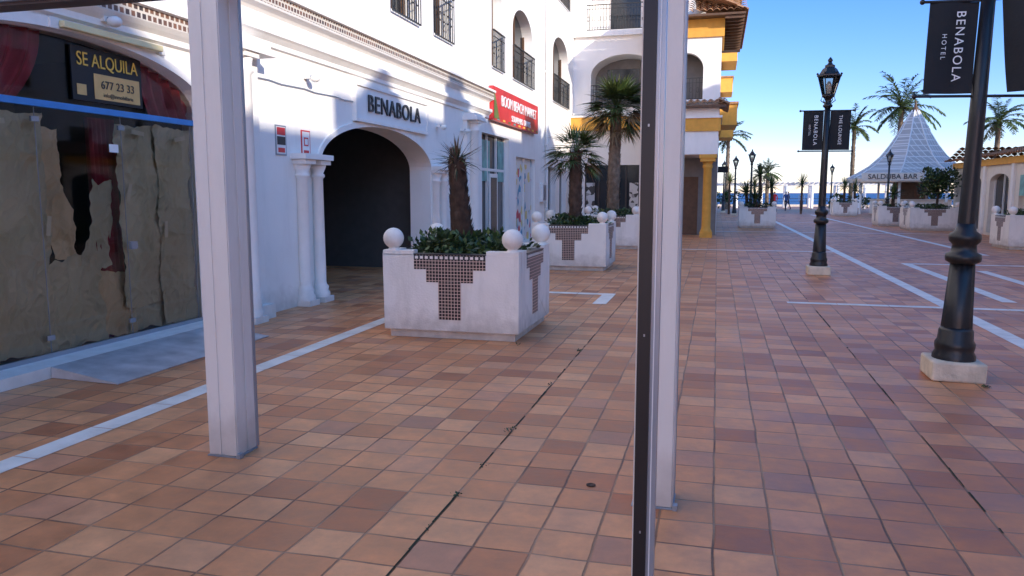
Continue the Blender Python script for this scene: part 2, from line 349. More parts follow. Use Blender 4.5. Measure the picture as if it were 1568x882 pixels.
d=MB(); d.lathe(-.62,4.02,[(.026,.002),(.026,.006),(.018,.008),(.016,.005),(.001,.005)],20,M_trunk); d.build('floor_socket')

# ---------------------------------------------------------------- left arcade building
FX=-5.7
MX=lambda a,z,d:(FX-d,a,z)
B=MB()
shop=dict(a0=4.05,a1=7.72,zs=2.52,zt=3.04,depth=.3)
pas=dict(a0=10.35,a1=14.9,zs=2.05,zt=2.72,depth=.45)
s2=dict(a0=18.5,a1=21.1,zs=3.1,zt=3.1,z0=.12)
s3=dict(a0=21.9,a1=24.3,zs=2.65,zt=2.65,z0=.08)
s4=dict(a0=26.2,a1=27.6,zs=2.5,zt=2.5); s5=dict(a0=28.3,a1=29.7,zs=2.5,zt=2.5)
s0=dict(a0=-1.0,a1=2.4,zs=2.35,zt=3.0,depth=.3)
s6=dict(a0=16.1,a1=16.9,zs=2.6,zt=2.6)
wall(B,MX,-8,31,0,4.2,[s0,shop,pas,s6,s2,s3,s4,s5],M_plaster)
ups=[dict(a0=a,a1=b,z0=4.85,zs=zs,zt=zt) for a,b,zs,zt in[(5.2,6.3,6.6,7.1),(9.3,10.4,6.6,7.1),(13.05,14.3,6.6,7.1),(15.2,16.25,6.6,7.1),(19.4,20.4,6.6,7.0),(21.5,23.9,6.2,6.9),(27.0,29.8,6.5,7.2)]]
wall(B,MX,-8,31,4.2,7.9,ups,M_plaster,depth=.35)
ups3=[dict(a0=a,a1=b,z0=8.5,zs=10.2,zt=10.7) for a,b in[(5.2,6.3),(9.3,10.4),(13.05,14.3),(15.2,16.25),(19.2,20.3),(21.5,23.9),(27.0,29.8)]]
wall(B,MX,-8,31,7.9,12.5,ups3,M_plaster,depth=.35)
for o in ups+ups3: fill_window(B,MX,o,d=.3,frame=M_wood,bars=1)
B.box(FX-12,FX,-8,31,12.5,12.7,M_trim); B.face([(FX,-8,0),(FX-12,-8,0),(FX-12,-8,12.5),(FX,-8,12.5)],M_plaster)
for o in ups:
    railing(B,MX,o['a0']-.05,o['a1']+.05,4.8,5.75,-.06)
for o in ups3: railing(B,MX,o['a0']-.05,o['a1']+.05,8.45,9.4,-.06)
for o in(s2,): fill_window(B,MX,o,d=.16,bars=2,trans=2.2,fw=.07)
fill_window(B,MX,s3,glass=M_poster,d=.1,bars=1)
fill_window(B,MX,s4,d=.2,bars=1); fill_window(B,MX,s5,d=.2,bars=1); fill_window(B,MX,s0,d=.25,bars=2); fill_window(B,MX,s6,d=.2,bars=0,glass=M_grayint)
B.mbox(MX,18.7,19.6,1.9,2.95,.12,.13,M_teal); B.mbox(MX,20.35,20.95,1.9,3.0,.12,.13,M_teal); B.mbox(MX,19.45,20.2,.2,2.1,.08,.12,M_frame); B.mbox(MX,19.55,20.1,.3,2.0,.07,.079,M_glassdark)
def extr(mb,prof,y0,y1,mat,mats=None):
    for i in range(len(prof)-1):
        (p,z),(q,w)=prof[i],prof[i+1]
        mb.face([(FX+p,y0,z),(FX+p,y1,z),(FX+q,y1,w),(FX+q,y0,w)],(mats or {}).get(i,mat))
    for yy in(y0,y1): mb.face([(FX+p,yy,z) for p,z in prof],mat)
extr(B,[(-.01,3.46),(.04,3.48),(.04,3.54),(.10,3.60),(.13,3.62),(.13,3.69),(.05,3.72),(.05,3.86),(.09,3.90),(.17,3.93),(.18,3.955),(.18,4.09),(.23,4.10),(.23,4.15),(-.01,4.19)],8.0,19.0,M_trim,{10:M_ftile_x})
extr(B,[(-.01,3.14),(.05,3.16),(.05,3.22),(.10,3.26),(.14,3.30),(.14,3.43),(.19,3.44),(.19,3.50),(.06,3.56),(-.01,3.6)],-8,8.0,M_trim,{4:M_ftile_x})
def arch_trim(op,w,pd,off=.0):
    n=32; c=(op['a0']+op['a1'])/2; hw=(op['a1']-op['a0'])/2; h=op['zt']-op['zs']
    for i in range(n):
        t0=math.pi*i/n;t1=math.pi*(i+1)/n
        def P(t,r,d): return MX(c-(hw+r)*math.cos(t),op['zs']+(h+r)*math.sin(t),d)
        B.face([P(t0,off,-pd),P(t1,off,-pd),P(t1,off+w,-pd),P(t0,off+w,-pd)],M_trim)
        B.face([P(t0,off,-pd),P(t1,off,-pd),P(t1,off,0),P(t0,off,0)],M_trim)
        B.face([P(t0,off+w,-pd),P(t1,off+w,-pd),P(t1,off+w,0),P(t0,off+w,0)],M_trim)
arch_trim(shop,.09,.03); arch_trim(pas,.10,.03)
def column(y,zt,r=.085,x=FX+.06):
    B.box(x-.14,x+.14,y-.14,y+.14,0,.08,M_trim)
    B.lathe(x,y,[(.135,.08),(.135,.14),(.11,.17),(.12,.22),(r+.005,.26),(r,.3),(r*.92,zt-.2),(r+.02,zt-.17),(r+.02,zt-.14),(r,zt-.12),(.12,zt-.04),(.13,zt)],20,M_trim)
    B.box(x-.145,x+.145,y-.145,y+.145,zt,zt+.06,M_trim)
for y in(9.73,10.16,15.07,15.5): column(y,2.0)
B.box(FX-.002,FX+.24,9.54,10.33,2.065,2.14,M_trim); B.box(FX-.002,FX+.24,14.92,15.7,2.065,2.14,M_trim)
for y in(8.35,17.45):
    B.box(FX-.01,FX+.1,y-.42,y+.32,0,3.3,M_plaster); column(y-.12,3.2,.11,FX+.18)
    B.box(FX-.008,FX+.36,y-.46,y+.36,3.262,3.34,M_trim); B.box(FX-.008,FX+.30,y-.42,y+.32,3.34,3.42,M_trim)
    B.box(FX-.009,FX+.22,y-.44,y+.34,0,.18,M_trim)
B.box(FX-.01,FX+.02,15.8,18.4,0,.16,M_trim)
xi=FX-.45
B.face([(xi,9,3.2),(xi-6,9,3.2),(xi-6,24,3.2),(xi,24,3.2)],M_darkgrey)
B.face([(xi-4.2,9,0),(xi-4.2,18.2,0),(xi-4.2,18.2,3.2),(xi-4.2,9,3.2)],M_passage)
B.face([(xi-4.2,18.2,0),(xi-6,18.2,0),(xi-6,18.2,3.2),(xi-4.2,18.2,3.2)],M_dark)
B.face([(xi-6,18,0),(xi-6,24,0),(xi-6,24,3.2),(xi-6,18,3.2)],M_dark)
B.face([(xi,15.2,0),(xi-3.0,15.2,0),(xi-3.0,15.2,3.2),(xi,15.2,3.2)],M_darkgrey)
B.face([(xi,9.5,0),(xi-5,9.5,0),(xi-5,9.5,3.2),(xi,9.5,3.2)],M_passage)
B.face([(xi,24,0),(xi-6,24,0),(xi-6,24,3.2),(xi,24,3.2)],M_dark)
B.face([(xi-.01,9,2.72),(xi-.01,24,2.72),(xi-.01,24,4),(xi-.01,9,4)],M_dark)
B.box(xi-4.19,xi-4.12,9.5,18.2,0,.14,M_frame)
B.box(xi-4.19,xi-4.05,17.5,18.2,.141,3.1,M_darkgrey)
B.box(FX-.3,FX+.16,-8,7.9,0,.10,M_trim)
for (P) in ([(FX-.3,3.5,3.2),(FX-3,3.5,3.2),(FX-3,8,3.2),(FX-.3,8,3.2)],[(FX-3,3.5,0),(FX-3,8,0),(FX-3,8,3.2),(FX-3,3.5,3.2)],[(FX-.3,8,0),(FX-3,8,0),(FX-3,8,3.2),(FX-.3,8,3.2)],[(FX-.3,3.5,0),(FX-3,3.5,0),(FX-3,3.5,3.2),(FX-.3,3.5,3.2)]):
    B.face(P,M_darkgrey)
BLD=B.build('arcade_building')
# shop front
S=MB()
gx=FX-.16
S.face([(gx,3.95,.1),(gx,7.74,.1),(gx,7.74,3.05),(gx,3.95,3.05)],M_glass)
for y in(4.15,5.58,6.6,7.66): S.box(gx-.003,gx+.003,y-.0025,y+.0025,.1,2.36,M_alugrey)
S.box(gx-.03,gx+.03,3.95,7.72,2.36,2.42,M_blue); S.box(gx-.02,gx+.02,3.95,7.72,.1,.14,M_alugrey)
for y in(5.58,6.6):
    for z in(.28,2.25): S.box(gx-.010,gx+.012,y-.04,y+.04,z-.022,z+.022,M_alugrey)
S.box(gx,gx+.03,6.62,6.71,1.02,1.10,M_alugrey)
def sheet(y0,y1,z0,z1,mat,seed,amp=.06,x=gx-.10,cut=.06,slant=0):
    ny=max(24,int((y1-y0)/.010)); nz=max(24,int((z1-z0)/.012))
    k=S.mi(mat); i0=len(S.v)
    for i in range(ny+1):
        for j in range(nz+1):
            u=i/ny;v=j/nz
            y=y0+(y1-y0)*u+slant*v; z=z0+(z1-z0)*v
            y+=cut*(noise.noise(Vector((seed,z*2.6,u*.5))))+cut*.3*noise.noise(Vector((seed*2,z*11,u))); z+=cut*(noise.noise(Vector((y*2.5,seed*3,v*.3))))+cut*.3*noise.noise(Vector((y*12,seed,v)))
            wy=y+.10*noise.noise(Vector((y*4,z*4,seed)))
            dd=noise.voronoi(Vector((wy*4.2+seed*3,z*3.0+.6*y,seed)))[0]
            de=noise.voronoi(Vector((wy*10+seed,z*8-3*y,seed*2)))[0]
            h=-1.0*(dd[1]-dd[0])-.45*(de[1]-de[0])+.5*noise.noise(Vector((y*1.5,z*1.2,seed)))
            S.v.append((min(gx-.013,x+amp*(h+.5)),y,z))
    for i in range(ny):
        for j in range(nz):
            a=i0+i*(nz+1)+j; S.f.append((a,a+nz+1,a+nz+2,a+1)); S.m.append(k); S.sm.append(False)
sheet(4.1,5.0,.12,2.32,M_paper,1.3,x=gx-.07); sheet(4.95,5.72,.14,2.30,M_paper,2.9,x=gx-.08)
sheet(5.78,6.05,.95,2.2,M_paperb,5.1,x=gx-.13,cut=.10,slant=-.1); sheet(6.25,6.55,.85,1.7,M_paper,8.4,x=gx-.2,cut=.12,slant=.1)
sheet(5.65,6.35,.12,.95,M_paper,3.3,x=gx-.10,cut=.14); sheet(6.25,6.85,.12,.75,M_paperb,17.1,x=gx-.14,cut=.10)
sheet(6.62,7.22,.4,2.32,M_paper,12.9,x=gx-.09); sheet(7.15,7.70,.12,2.30,M_paper,21.9,x=gx-.07); sheet(6.7,7.3,.12,.6,M_paper,25.3,x=gx-.12)
for (y,z,a) in((5.2,2.2,.1),(6.85,2.22,-.1),(7.5,2.2,.2),(5.66,1.3,1.4),(6.68,1.6,1.3),(7.2,1.2,1.5)):
    c,s=math.cos(a)*.09,math.sin(a)*.09
    S.face([(gx-.008,y-c-s*.25,z-s+c*.25),(gx-.008,y+c-s*.25,z+s+c*.25),(gx-.008,y+c+s*.25,z+s-c*.25),(gx-.008,y-c+s*.25,z-s-c*.25)],M_tape)
def curtain(y0,y1,z0,z1,ph,sw=0,xb=gx-.35):
    n=60
    for i in range(n):
        def P(t,z):
            q=(z-z0)/(z1-z0); yy=y0+(y1-y0)*t+sw*(1-q)**2
            return (xb+.035*math.sin(t*38+ph),yy,z)
        for j in range(6):
            za=z0+(z1-z0)*j/6; zb=z0+(z1-z0)*(j+1)/6
            S.face([P(i/n,za),P((i+1)/n,za),P((i+1)/n,zb),P(i/n,zb)],M_curtain,True)
curtain(4.6,5.75,2.42,3.05,0,-.3,gx-.06); curtain(6.9,7.8,2.42,3.05,1,.15,gx-.06); curtain(6.4,6.75,.1,2.35,2,.05,gx-.24)
SH=S.build('shop_front')
T=MB(); T.box(gx+.012,gx+.03,6.0,6.9,2.47,2.965,M_blackplastic); T.box(gx+.031,gx+.035,6.26,6.86,2.5,2.74,M_yelp)
T.box(gx+.031,gx+.035,6.05,6.16,2.52,2.62,M_yelp)
TO=T.build('to_let_sign')
text('lettering_top','SE ALQUILA',(gx+.036,6.45,2.85),.18,M_yellow,RX,TO,.003,.82)
text('lettering_phone','677 23 33',(gx+.04,6.56,2.64),.11,M_char,RX,TO,.002)
text('lettering_small','info@inmobiliaria',(gx+.04,6.56,2.545),.055,M_char,RX,TO,.001)
T=MB(); T.box(gx+.01,gx+.014,6.42,6.54,2.0,2.08,M_white); T.build('shop_notice')
T=MB(); T.box(FX+.04,FX+.1,5.72,6.98,3.05,3.11,M_tube)
T.box(FX+.0,FX+.045,5.62,5.72,3.03,3.13,M_frame); T.box(FX+.0,FX+.045,6.98,7.08,3.03,3.13,M_frame); T.build('tube_light',bevel=.008)
def spot(y,z):
    T=MB(); T.box(FX+.0,FX+.09,y-.05,y+.05,z,z+.06,M_frame); T.ball((FX+.16,y,z-.0),.065,M_frame,12,8,1.1,1,.8); T.tube([(FX+.08,y,z+.03),(FX+.16,y,z+.02)],[.02,.02],8,M_alugrey); T.build('wall_spotlight')
spot(10.0,3.2); spot(6.25,3.2); spot(15.3,2.95); spot(16.9,3.0)
T=MB(); x0,x1,y0,y1=FX+.165,FX+.9,5.25,7.45
P=[(x0,y0,.004),(x1,y0-.05,.004),(x1,y1,.004),(x0,y1,.004),(x0,y0,.1),(x1,y0-.05,.012),(x1,y1,.012),(x0,y1,.1)]
for q in((4,5,6,7),(0,1,5,4),(1,2,6,5),(2,3,7,6)): T.face([P[i] for i in q],M_marble)
T.build('marble_ramp')
for y,z,s in((9.3,2.3,.11),(9.95,2.28,.1)):
    T=MB(); T.box(FX+.002,FX+.012,y-s-.02,y+s+.02,z-.2,z+.2,M_red if s<.105 else M_alugrey); T.box(FX+.012,FX+.015,y-s,y+s,z-.18,z+.18,M_white)
    if s>.105:
        T.box(FX+.015,FX+.018,y-s+.01,y+s-.01,z+.07,z+.17,M_red); T.box(FX+.015,FX+.018,y-s+.01,y+s-.01,z-.06,z+.05,M_char); T.box(FX+.015,FX+.018,y-s+.03,y+s-.03,z-.16,z-.1,M_red)
    else:
        T.box(FX+.015,FX+.018,y-.06,y+.06,z-.02,z+.1,M_red); T.box(FX+.018,FX+.02,y-.04,y+.04,z,z+.08,M_white); T.box(FX+.015,FX+.018,y-.07,y+.07,z-.14,z-.08,M_red)
    T.build('alarm_notice_sign')
T=MB(); T.box(FX+.03,FX+.05,11.5,14.6,2.80,3.32,M_white)
T.box(FX+.002,FX+.08,11.45,14.65,3.32,3.37,M_trim); T.box(FX+.002,FX+.08,11.45,14.65,2.75,2.80,M_trim); T.box(FX+.002,FX+.075,11.45,11.5,2.8,3.32,M_trim); T.box(FX+.002,FX+.075,14.6,14.65,2.8,3.32,M_trim)
HS=T.build('hotel_name_sign'); text('lettering','BENABOLA',(FX+.07,13.05,3.06),.40,M_char,RX,HS,.012,1.08,spacing=1.1)
T=MB(); T.box(FX+.03,FX+.14,19.05,24.1,3.45,4.3,M_red)
T.box(FX+.0,FX+.03,19.2,24.0,3.6,4.2,M_alugrey)
RS=T.build('red_shop_sign')
text('lettering_main','BOOM BEACH MARKET',(FX+.16,21.75,3.98),.40,M_white,RX,RS,.01,.95)
text('lettering_sub','SOUVENIRS  DRINKS',(FX+.16,21.9,3.62),.24,M_white,RX,RS,.008,1.0)
T=MB()
for i in range(9):
    y=19.4+i*.55; T.box(FX+.145,FX+.15,y,y+.22,3.47,3.52,R.choice([M_leafL,M_yellow,M_teal]))
T.face([(FX+.15,19.1,3.5),(FX+.15,19.6,3.5),(FX+.15,19.1,4.25)],M_leafL); T.build('sign_pictures',RS)
T=MB(); T.tube([(FX+.02,8.75+.3*i,3.05+.01*math.sin(i*2.1)) for i in range(10)],[.008]*10,5,M_alugrey); T.build('facade_cable')
T=MB(); T.box(FX+.0,FX+.12,25.0,25.5,1.3,1.9,M_frame); T.box(FX+.12,FX+.125,25.05,25.45,1.35,1.85,M_alugrey); T.build('meter_box')
T=MB(); T.tube([(FX+.07,25.75,z) for z in(0,3,7,12.4)],[.05]*4,10,M_frame); [T.box(FX,FX+.13,25.69,25.81,z,z+.04,M_frame) for z in(1,3.2,5.6,8)]; T.build('rain_downpipe')

# ---------------------------------------------------------------- hotel facing the camera
H=MB()
HY=31.0; MYf=lambda a,z,d:(a,HY+d,z)
ho=dict(a0=-5.2,a1=-3.0,zs=2.7,zt=2.7,z0=.1,depth=.2)
wall(H,MYf,-5.7,0,0,4.9,[ho,dict(a0=-1.9,a1=-.9,zs=2.5,zt=2.5)],M_plaster)
fill_window(H,MYf,ho,d=.15,frame=M_char,bars=3); H.box(-1.9,-.9,HY+.24,HY+.26,0,2.5,M_dark)
for xx in(-5.15,-3.4): H.box(xx,xx+.35,HY+.09,HY+.1,.9,2.0,M_posterbw)
u1=dict(a0=-5.0,a1=-2.3,z0=4.95,zs=6.2,zt=7.0,depth=1.2)
wall(H,MYf,-5.7,0,4.9,7.9,[u1],M_plaster); H.box(-5.0,-2.3,HY+1.2,HY+1.22,4.9,7.1,M_grayint); H.box(-4.5,-3.2,HY+1.17,HY+1.19,4.95,6.6,M_glassdark)
u2=dict(a0=-5.2,a1=-2.2,z0=7.95,zs=10.0,zt=10.0,depth=1.2)
wall(H,MYf,-5.7,0,7.9,13,[u2],M_plaster); H.box(-5.2,-2.2,HY+1.2,HY+1.22,7.9,10.1,M_plaster); H.box(-4.4,-3.2,HY+1.17,HY+1.19,8,9.7,M_glassdark)
railing(H,MYf,-5.0,-2.3,4.97,5.85,.05); railing(H,MYf,-5.2,-2.2,7.97,8.95,.05)
H.box(-5.7,-2.2,HY-.18,HY-.002,7.7,7.9,M_trim)
H.box(-5.7,-2.21,HY-.5,HY-.002,4.05,4.55,M_orange); H.box(-5.7,-2.21,HY-.55,HY-.003,4.55,4.62,M_trim)
H.face([(0,HY,0),(0,62,0),(0,62,13),(0,HY,13)],M_plaster); H.box(-8,.35,HY+2,62,13,13.3,M_orange)
TY=28.2; MT=lambda a,z,d:(a,TY+d,z)
H.box(-2.2,-.02,TY,HY-.01,2.95,3.75,M_plaster)
H.box(-2.25,.05,TY-.05,HY-.012,3.75,4.2,M_orange); H.box(-2.3,.1,TY-.1,HY-.014,4.2,4.28,M_trim)
H.box(-2.2,-.02,TY+.05,HY-.01,4.28,4.75,M_plaster)
tile_roof(H,(-2.45,TY-.3,4.62),(.25,TY-.3,4.62),(0,.45,.2),12,M_tilebrown); tile_roof(H,(.28,TY-.3,4.62),(.28,HY,4.62),(-.35,0,.2),12,M_tilebrown)
H.box(-2.45,.22,TY-.28,TY,4.55,4.62,M_wood)
ta=dict(a0=-1.75,a1=-.6,z0=4.85,zs=5.9,zt=6.45,depth=.3)
wall(H,MT,-2.2,0,4.75,6.95,[ta],M_plaster); H.box(-1.75,-.6,TY+.9,TY+.92,4.8,6.6,M_grayint); railing(H,MT,-1.75,-.6,4.87,5.6,.04)
H.face([(0,TY,4.75),(0,HY,4.75),(0,HY,6.95),(0,TY,6.95)],M_plaster); H.face([(-2.2,TY,4.75),(-2.2,HY,4.75),(-2.2,HY,6.95),(-2.2,TY,6.95)],M_plaster)
H.box(-2.25,.08,TY-.08,HY,6.95,7.55,M_orange)
H.box(-2.7,.75,TY-.6,HY+4,7.55,7.62,M_wood)
for i in range(12):
    yy=TY-.5+i*.55; H.box(.08,.72,yy,yy+.08,7.45,7.548,M_wood)
tile_roof(H,(-2.75,TY-.65,7.64),(.8,TY-.65,7.64),(0,2.2,.9),16,M_tilebrown); tile_roof(H,(.8,TY-.65,7.64),(.8,HY+4,7.64),(-1.8,0,.9),28,M_tilebrown)
for (cx,cy) in((-.35,TY+.3),(-1.95,TY+.3)):
    H.box(cx-.22,cx+.22,cy-.22,cy+.22,0,.2,M_orange)
    H.lathe(cx,cy,[(.2,.2),(.2,.26),(.17,.3),(.16,.4),(.145,2.45),(.18,2.5),(.18,2.56),(.15,2.6),(.2,2.7)],18,M_orange); H.box(cx-.26,cx+.26,cy-.26,cy+.26,2.7,2.82,M_orange); H.box(cx-.3,cx+.3,cy-.3,cy+.3,2.82,2.95,M_orange)
H.box(-2.2,-.02,HY-.9,HY-.85,.0,2.9,M_grayint); H.box(-1.6,-.7,HY-.93,HY-.905,.02,2.2,M_wood)
for yy,zz in((36,4.6),(44,4.6),(40,8),(52,8),(34,9.5)):
    H.box(.002,.75,yy,yy+3,zz,zz+.9,M_orange); H.box(.003,.8,yy-.1,yy+3.1,zz+.9,zz+1,M_tilebrown)
H.box(.002,.5,40,40.05,2.6,2.9,M_dark)
H.build('corner_hotel')
def louver(x0,x1,z0,z1):
    T=MB(); T.box(x0,x1,HY-.25,HY-.003,z0,z1,M_frame); n=int((z1-z0)/.09)
    for i in range(n): T.box(x0+.03,x1-.03,HY-.28,HY-.251,z0+.03+i*.09,z0+.07+i*.09,M_alugrey)
    T.build('air_vent')
louver(-5.65,-4.9,3.9,4.75)
T=MB(); T.box(-3.0,-2.7,HY-.03,HY-.003,3.3,3.7,M_frame); [T.box(-2.97,-2.73,HY-.035,HY-.031,3.34+i*.09,3.37+i*.09,M_dark) for i in range(4)]; T.build('air_vent')

# ---------------------------------------------------------------- vegetation
def blade(mb,b,d,l,w,droop,mat,n=3):
    b=Vector(b); d=Vector(d).normalized(); s=d.cross(Vector((0,0,1)))
    if s.length<.1: s=Vector((1,0,0))
    s.normalize(); s=(s+Vector((0,0,1))*R.uniform(-.5,.5)).normalized()
    pts=[];p=b.copy();dd=d.copy()
    for i in range(n+1):
        pts.append(p.copy()); p=p+dd*(l/n); dd=(dd+Vector((0,0,-droop/n))).normalized()
    for i in range(n):
        w0=w*(1-i/n)**.7*(.7 if i==0 else 1); w1=w*(1-(i+1)/n)**.7
        if i==n-1: mb.face([pts[i]-s*w0,pts[i]+s*w0,pts[n]],mat)
        else: mb.face([pts[i]-s*w0,pts[i]+s*w0,pts[i+1]+s*w1,pts[i+1]-s*w1],mat)
def rdir(elmin,elmax):
    a=R.uniform(0,2*math.pi); e=rad(R.uniform(elmin,elmax)); return Vector((math.cos(a)*math.cos(e),math.sin(a)*math.cos(e),math.sin(e)))
def shag_trunk(mb,pts,r0,r1,mat,n=140,scale=.05):
    m=len(pts); seg=10; rr=[r0+(r1-r0)*i/(m-1) for i in range(m)]
    mb.tube(pts,[r*R.uniform(.9,1.08) for r in rr],seg,mat)
    for i in range(n):
        t=R.random()*(m-1); k=min(int(t),m-2); f=t-k; p=Vector(pts[k]).lerp(Vector(pts[k+1]),f); r=rr[k]+(rr[k+1]-rr[k])*f
        a=R.uniform(0,6.283); o=Vector((math.cos(a),math.sin(a),0)); s=Vector((-math.sin(a),math.cos(a),0))*scale*.7
        b=p+o*r*.9; tip=p+o*(r+scale*.5)+Vector((0,0,scale*1.5)); mb.face([b-s,b+s,tip],mat); mb.face([b-s-Vector((0,0,scale*.6)),b+s-Vector((0,0,scale*.6)),tip],mat)
def shrub(mb,c,rx,ry,rz,n,ls=.05,mats=(M_leafD,M_leafM,M_leafL),wts=(5,4,1)):
    c=Vector(c)
    clumps=[(c+Vector((R.uniform(-1,1)*rx*.75,R.uniform(-1,1)*ry*.75,R.uniform(-.3,.8)*rz)),R.uniform(.25,.5)) for _ in range(max(4,n//60))]
    for i in range(n):
        cc,cr=R.choice(clumps); o=rdir(-60,90)*R.uniform(.3,1)**.5
        p=cc+Vector((o.x*rx*cr,o.y*ry*cr,o.z*rz*cr)); d=(o+Vector((R.uniform(-.6,.6),R.uniform(-.6,.6),R.uniform(-.3,.6)))).normalized(); l=ls*R.uniform(.6,1.4)
        s=d.cross(Vector((R.uniform(-1,1),R.uniform(-1,1),1))).normalized()*l*.35
        mb.face([p,p+d*l*.5+s,p+d*l,p+d*l*.5-s],R.choices(mats,wts)[0])
def fan_leaf(mb,b,d,pet,fl,mat,nb=13):
    b=Vector(b); d=d.normalized(); s=d.cross(Vector((0,0,1))).normalized(); u=s.cross(d)
    c=b+d*pet+Vector((0,0,-pet*.15)); w=.01
    mb.face([b-s*w,b+s*w,c+s*w,c-s*w],M_leafM)
    d2=(d+Vector((0,0,-.45))).normalized(); u=s.cross(d2)
    for i in range(nb):
        t=rad(-105+210*i/(nb-1)); v=(d2*math.cos(t)+s*math.sin(t)+u*.15).normalized(); blade(mb,c,v,fl*(1-.25*abs(t)/1.9)*R.uniform(.85,1.1),fl*.045,.5,mat,3)
def fan_palm(name,x,y,zb,zt,nl,pet,fl,r0,r1,lean=(0,0),dry=.15,tm=M_trunk,emin=-45):
    mb=MB(); m=8; pts=[(x+lean[0]*(i/(m-1))**1.3,y+lean[1]*i/(m-1),zb+(zt-zb)*i/(m-1)) for i in range(m)]
    shag_trunk(mb,pts,r0,r1,tm,int(130*(zt-zb)),.06)
    top=Vector(pts[-1])
    for i in range(nl):
        e=R.uniform(emin,75); d=rdir(e,e); mat=M_leafdry if (R.random()<dry and e<0) else R.choice([M_leafM,M_leafM,M_leafL,M_leafD])
        fan_leaf(mb,top+d*.04,d,pet*R.uniform(.7,1.1),fl,mat)
    return mb.build(name)
def feather_palm(name,x,y,zt,nf,L,r,lean=0.0,zb=0,tm=M_trunkg,lw=.035,ns=14,sag=1.0,mats=(M_leafblue,M_leafM,M_leafL)):
    mb=MB(); m=10; pts=[(x+lean*math.sin(i/(m-1)*1.5),y,zb+(zt-zb)*i/(m-1)) for i in range(m)]
    shag_trunk(mb,pts,r*1.15,r*.85,tm,int(25*(zt-zb)),.10)
    top=Vector(pts[-1])
    for i in range(nf):
        a=2*math.pi*i/nf*2.4+R.uniform(-.2,.2); e=rad(R.uniform(-20,75)); p=top.copy(); d=Vector((math.cos(a)*math.cos(e),math.sin(a)*math.cos(e),math.sin(e)))
        mat=R.choice(mats); l=L*R.uniform(.8,1.1)
        for k in range(ns):
            q=p+d*(l/ns); s=d.cross(Vector((0,0,1))).normalized()
            mb.face([p-s*.02,p+s*.02,q+s*.015,q-s*.015],M_leafL)
            t=k/ns; ll=l*.22*math.sin(math.pi*min(1,.12+t*.85))**.7
            for sd in(-1,1):
                for h in(0,.5):
                    v=(s*sd*R.uniform(.8,1.1)+d*.7+Vector((0,0,R.uniform(-.5,.15)))).normalized(); bb=p+(q-p)*h
                    blade(mb,bb,v,ll,lw,.5,mat,2)
            p=q; d=(d+Vector((0,0,-sag*1.5/ns*(.5+t)))).normalized()
    for i in range(12):
        d=rdir(-70,-20); blade(mb,top,d,L*.35,.05,.6,M_leafdry,2)
    return mb.build(name)

# ---------------------------------------------------------------- planters
def planter(cx,cy,sz=1.55,h=.93,balls=True,nsh=1700,rz=.17):
    mb=MB(); s=sz/2; t=.13
    mb.box(cx-s+.05,cx+s-.05,cy-s+.05,cy+s-.05,0,.09,M_planter)
    for (x0,x1,y0,y1) in((cx-s,cx+s,cy-s,cy-s+t),(cx-s,cx+s,cy+s-t,cy+s),(cx-s,cx-s+t,cy-s+t,cy+s-t),(cx+s-t,cx+s,cy-s+t,cy+s-t)):
        mb.box(x0,x1,y0,y1,.09,h,M_planter)
    c=.36
    for sx in(-1,1):
        for sy in(-1,1):
            xa,xb=sorted((cx+sx*s,cx+sx*(s-c))); ya,yb=sorted((cy+sy*s,cy+sy*(s-t))); mb.box(xa,xb,ya,yb,h,h+.045,M_planter)
            xa,xb=sorted((cx+sx*s,cx+sx*(s-t))); ya,yb=sorted((cy+sy*(s-t),cy+sy*(s-c))); mb.box(xa,xb,ya,yb,h,h+.045,M_planter)
            if balls:
                bx,by=cx+sx*(s-.09),cy+sy*(s-.09)
                mb.lathe(bx,by,[(.07,h+.045),(.055,h+.06),(.05,h+.08)],14,M_planter); mb.ball((bx,by,h+.17),.115,M_planter)
    mb.box(cx-s+t,cx+s-t,cy-s+t,cy+s-t,.6,h-.12,M_soil)
    o=mb.build('planter',bevel=.006)
    tb=MB()
    for k in range(4):
        ang=k*math.pi/2
        def M(a,z,d,ang=ang):
            lx,ly=a,-(s+d); return (cx+lx*math.cos(ang)-ly*math.sin(ang),cy+lx*math.sin(ang)+ly*math.cos(ang),z)
        tb.mbox(M,-.41,.41,h-.16,h-.002,-.01,.004,M_ftile_xy); tb.mbox(M,-.27,.27,h-.30,h-.161,-.01,.004,M_ftile_xy); tb.mbox(M,-.13,.13,h-.71,h-.301,-.01,.004,M_ftile_xy)
        tb.mbox(M,-.412,.412,h-.002,h+.010,-.125,.008,M_char); tb.mbox(M,-.41,.41,h-.05,h-.01,.004,.005,M_char)
        for q in range(14): tb.mbox(M,-.395+q*.0575,-.395+q*.0575+.035,h-.045,h-.015,.005,.007,M_planter)
    tb.build('tile_panels',o)
    if nsh:
        sb=MB(); shrub(sb,(cx,cy,h-.02),s*.85,s*.85,rz,nsh,.07); sb.build('planter_foliage',o)
    return o
planter(-2.78,8.58,nsh=3600,rz=.2); planter(-2.93,16.3,nsh=2000); planter(-2.9,22.7,nsh=1200)
planter(8.75,25.2,nsh=900); planter(8.9,36.8,1.9,nsh=1200); planter(8.3,41.0,nsh=600); planter(8.6,58,nsh=500); planter(1.8,37.3,1.6,nsh=900)
mb=MB(); pts=[(-2.86,8.6,.8+.145*i) for i in range(9)]; pts=[(p[0]-.10*math.sin(i/8*1.3),p[1],p[2]) for i,p in enumerate(pts)]
shag_trunk(mb,pts,.125,.085,M_trunk,520,.055)
top=Vector(pts[-1])
for i in range(120): blade(mb,top+Vector((0,0,R.uniform(-.08,.05))),rdir(-20,80),R.uniform(.2,.4),.013,R.uniform(.1,.9),R.choice([M_leafdry,M_leafdry,M_leafM,M_leafD,M_trunk]),3)
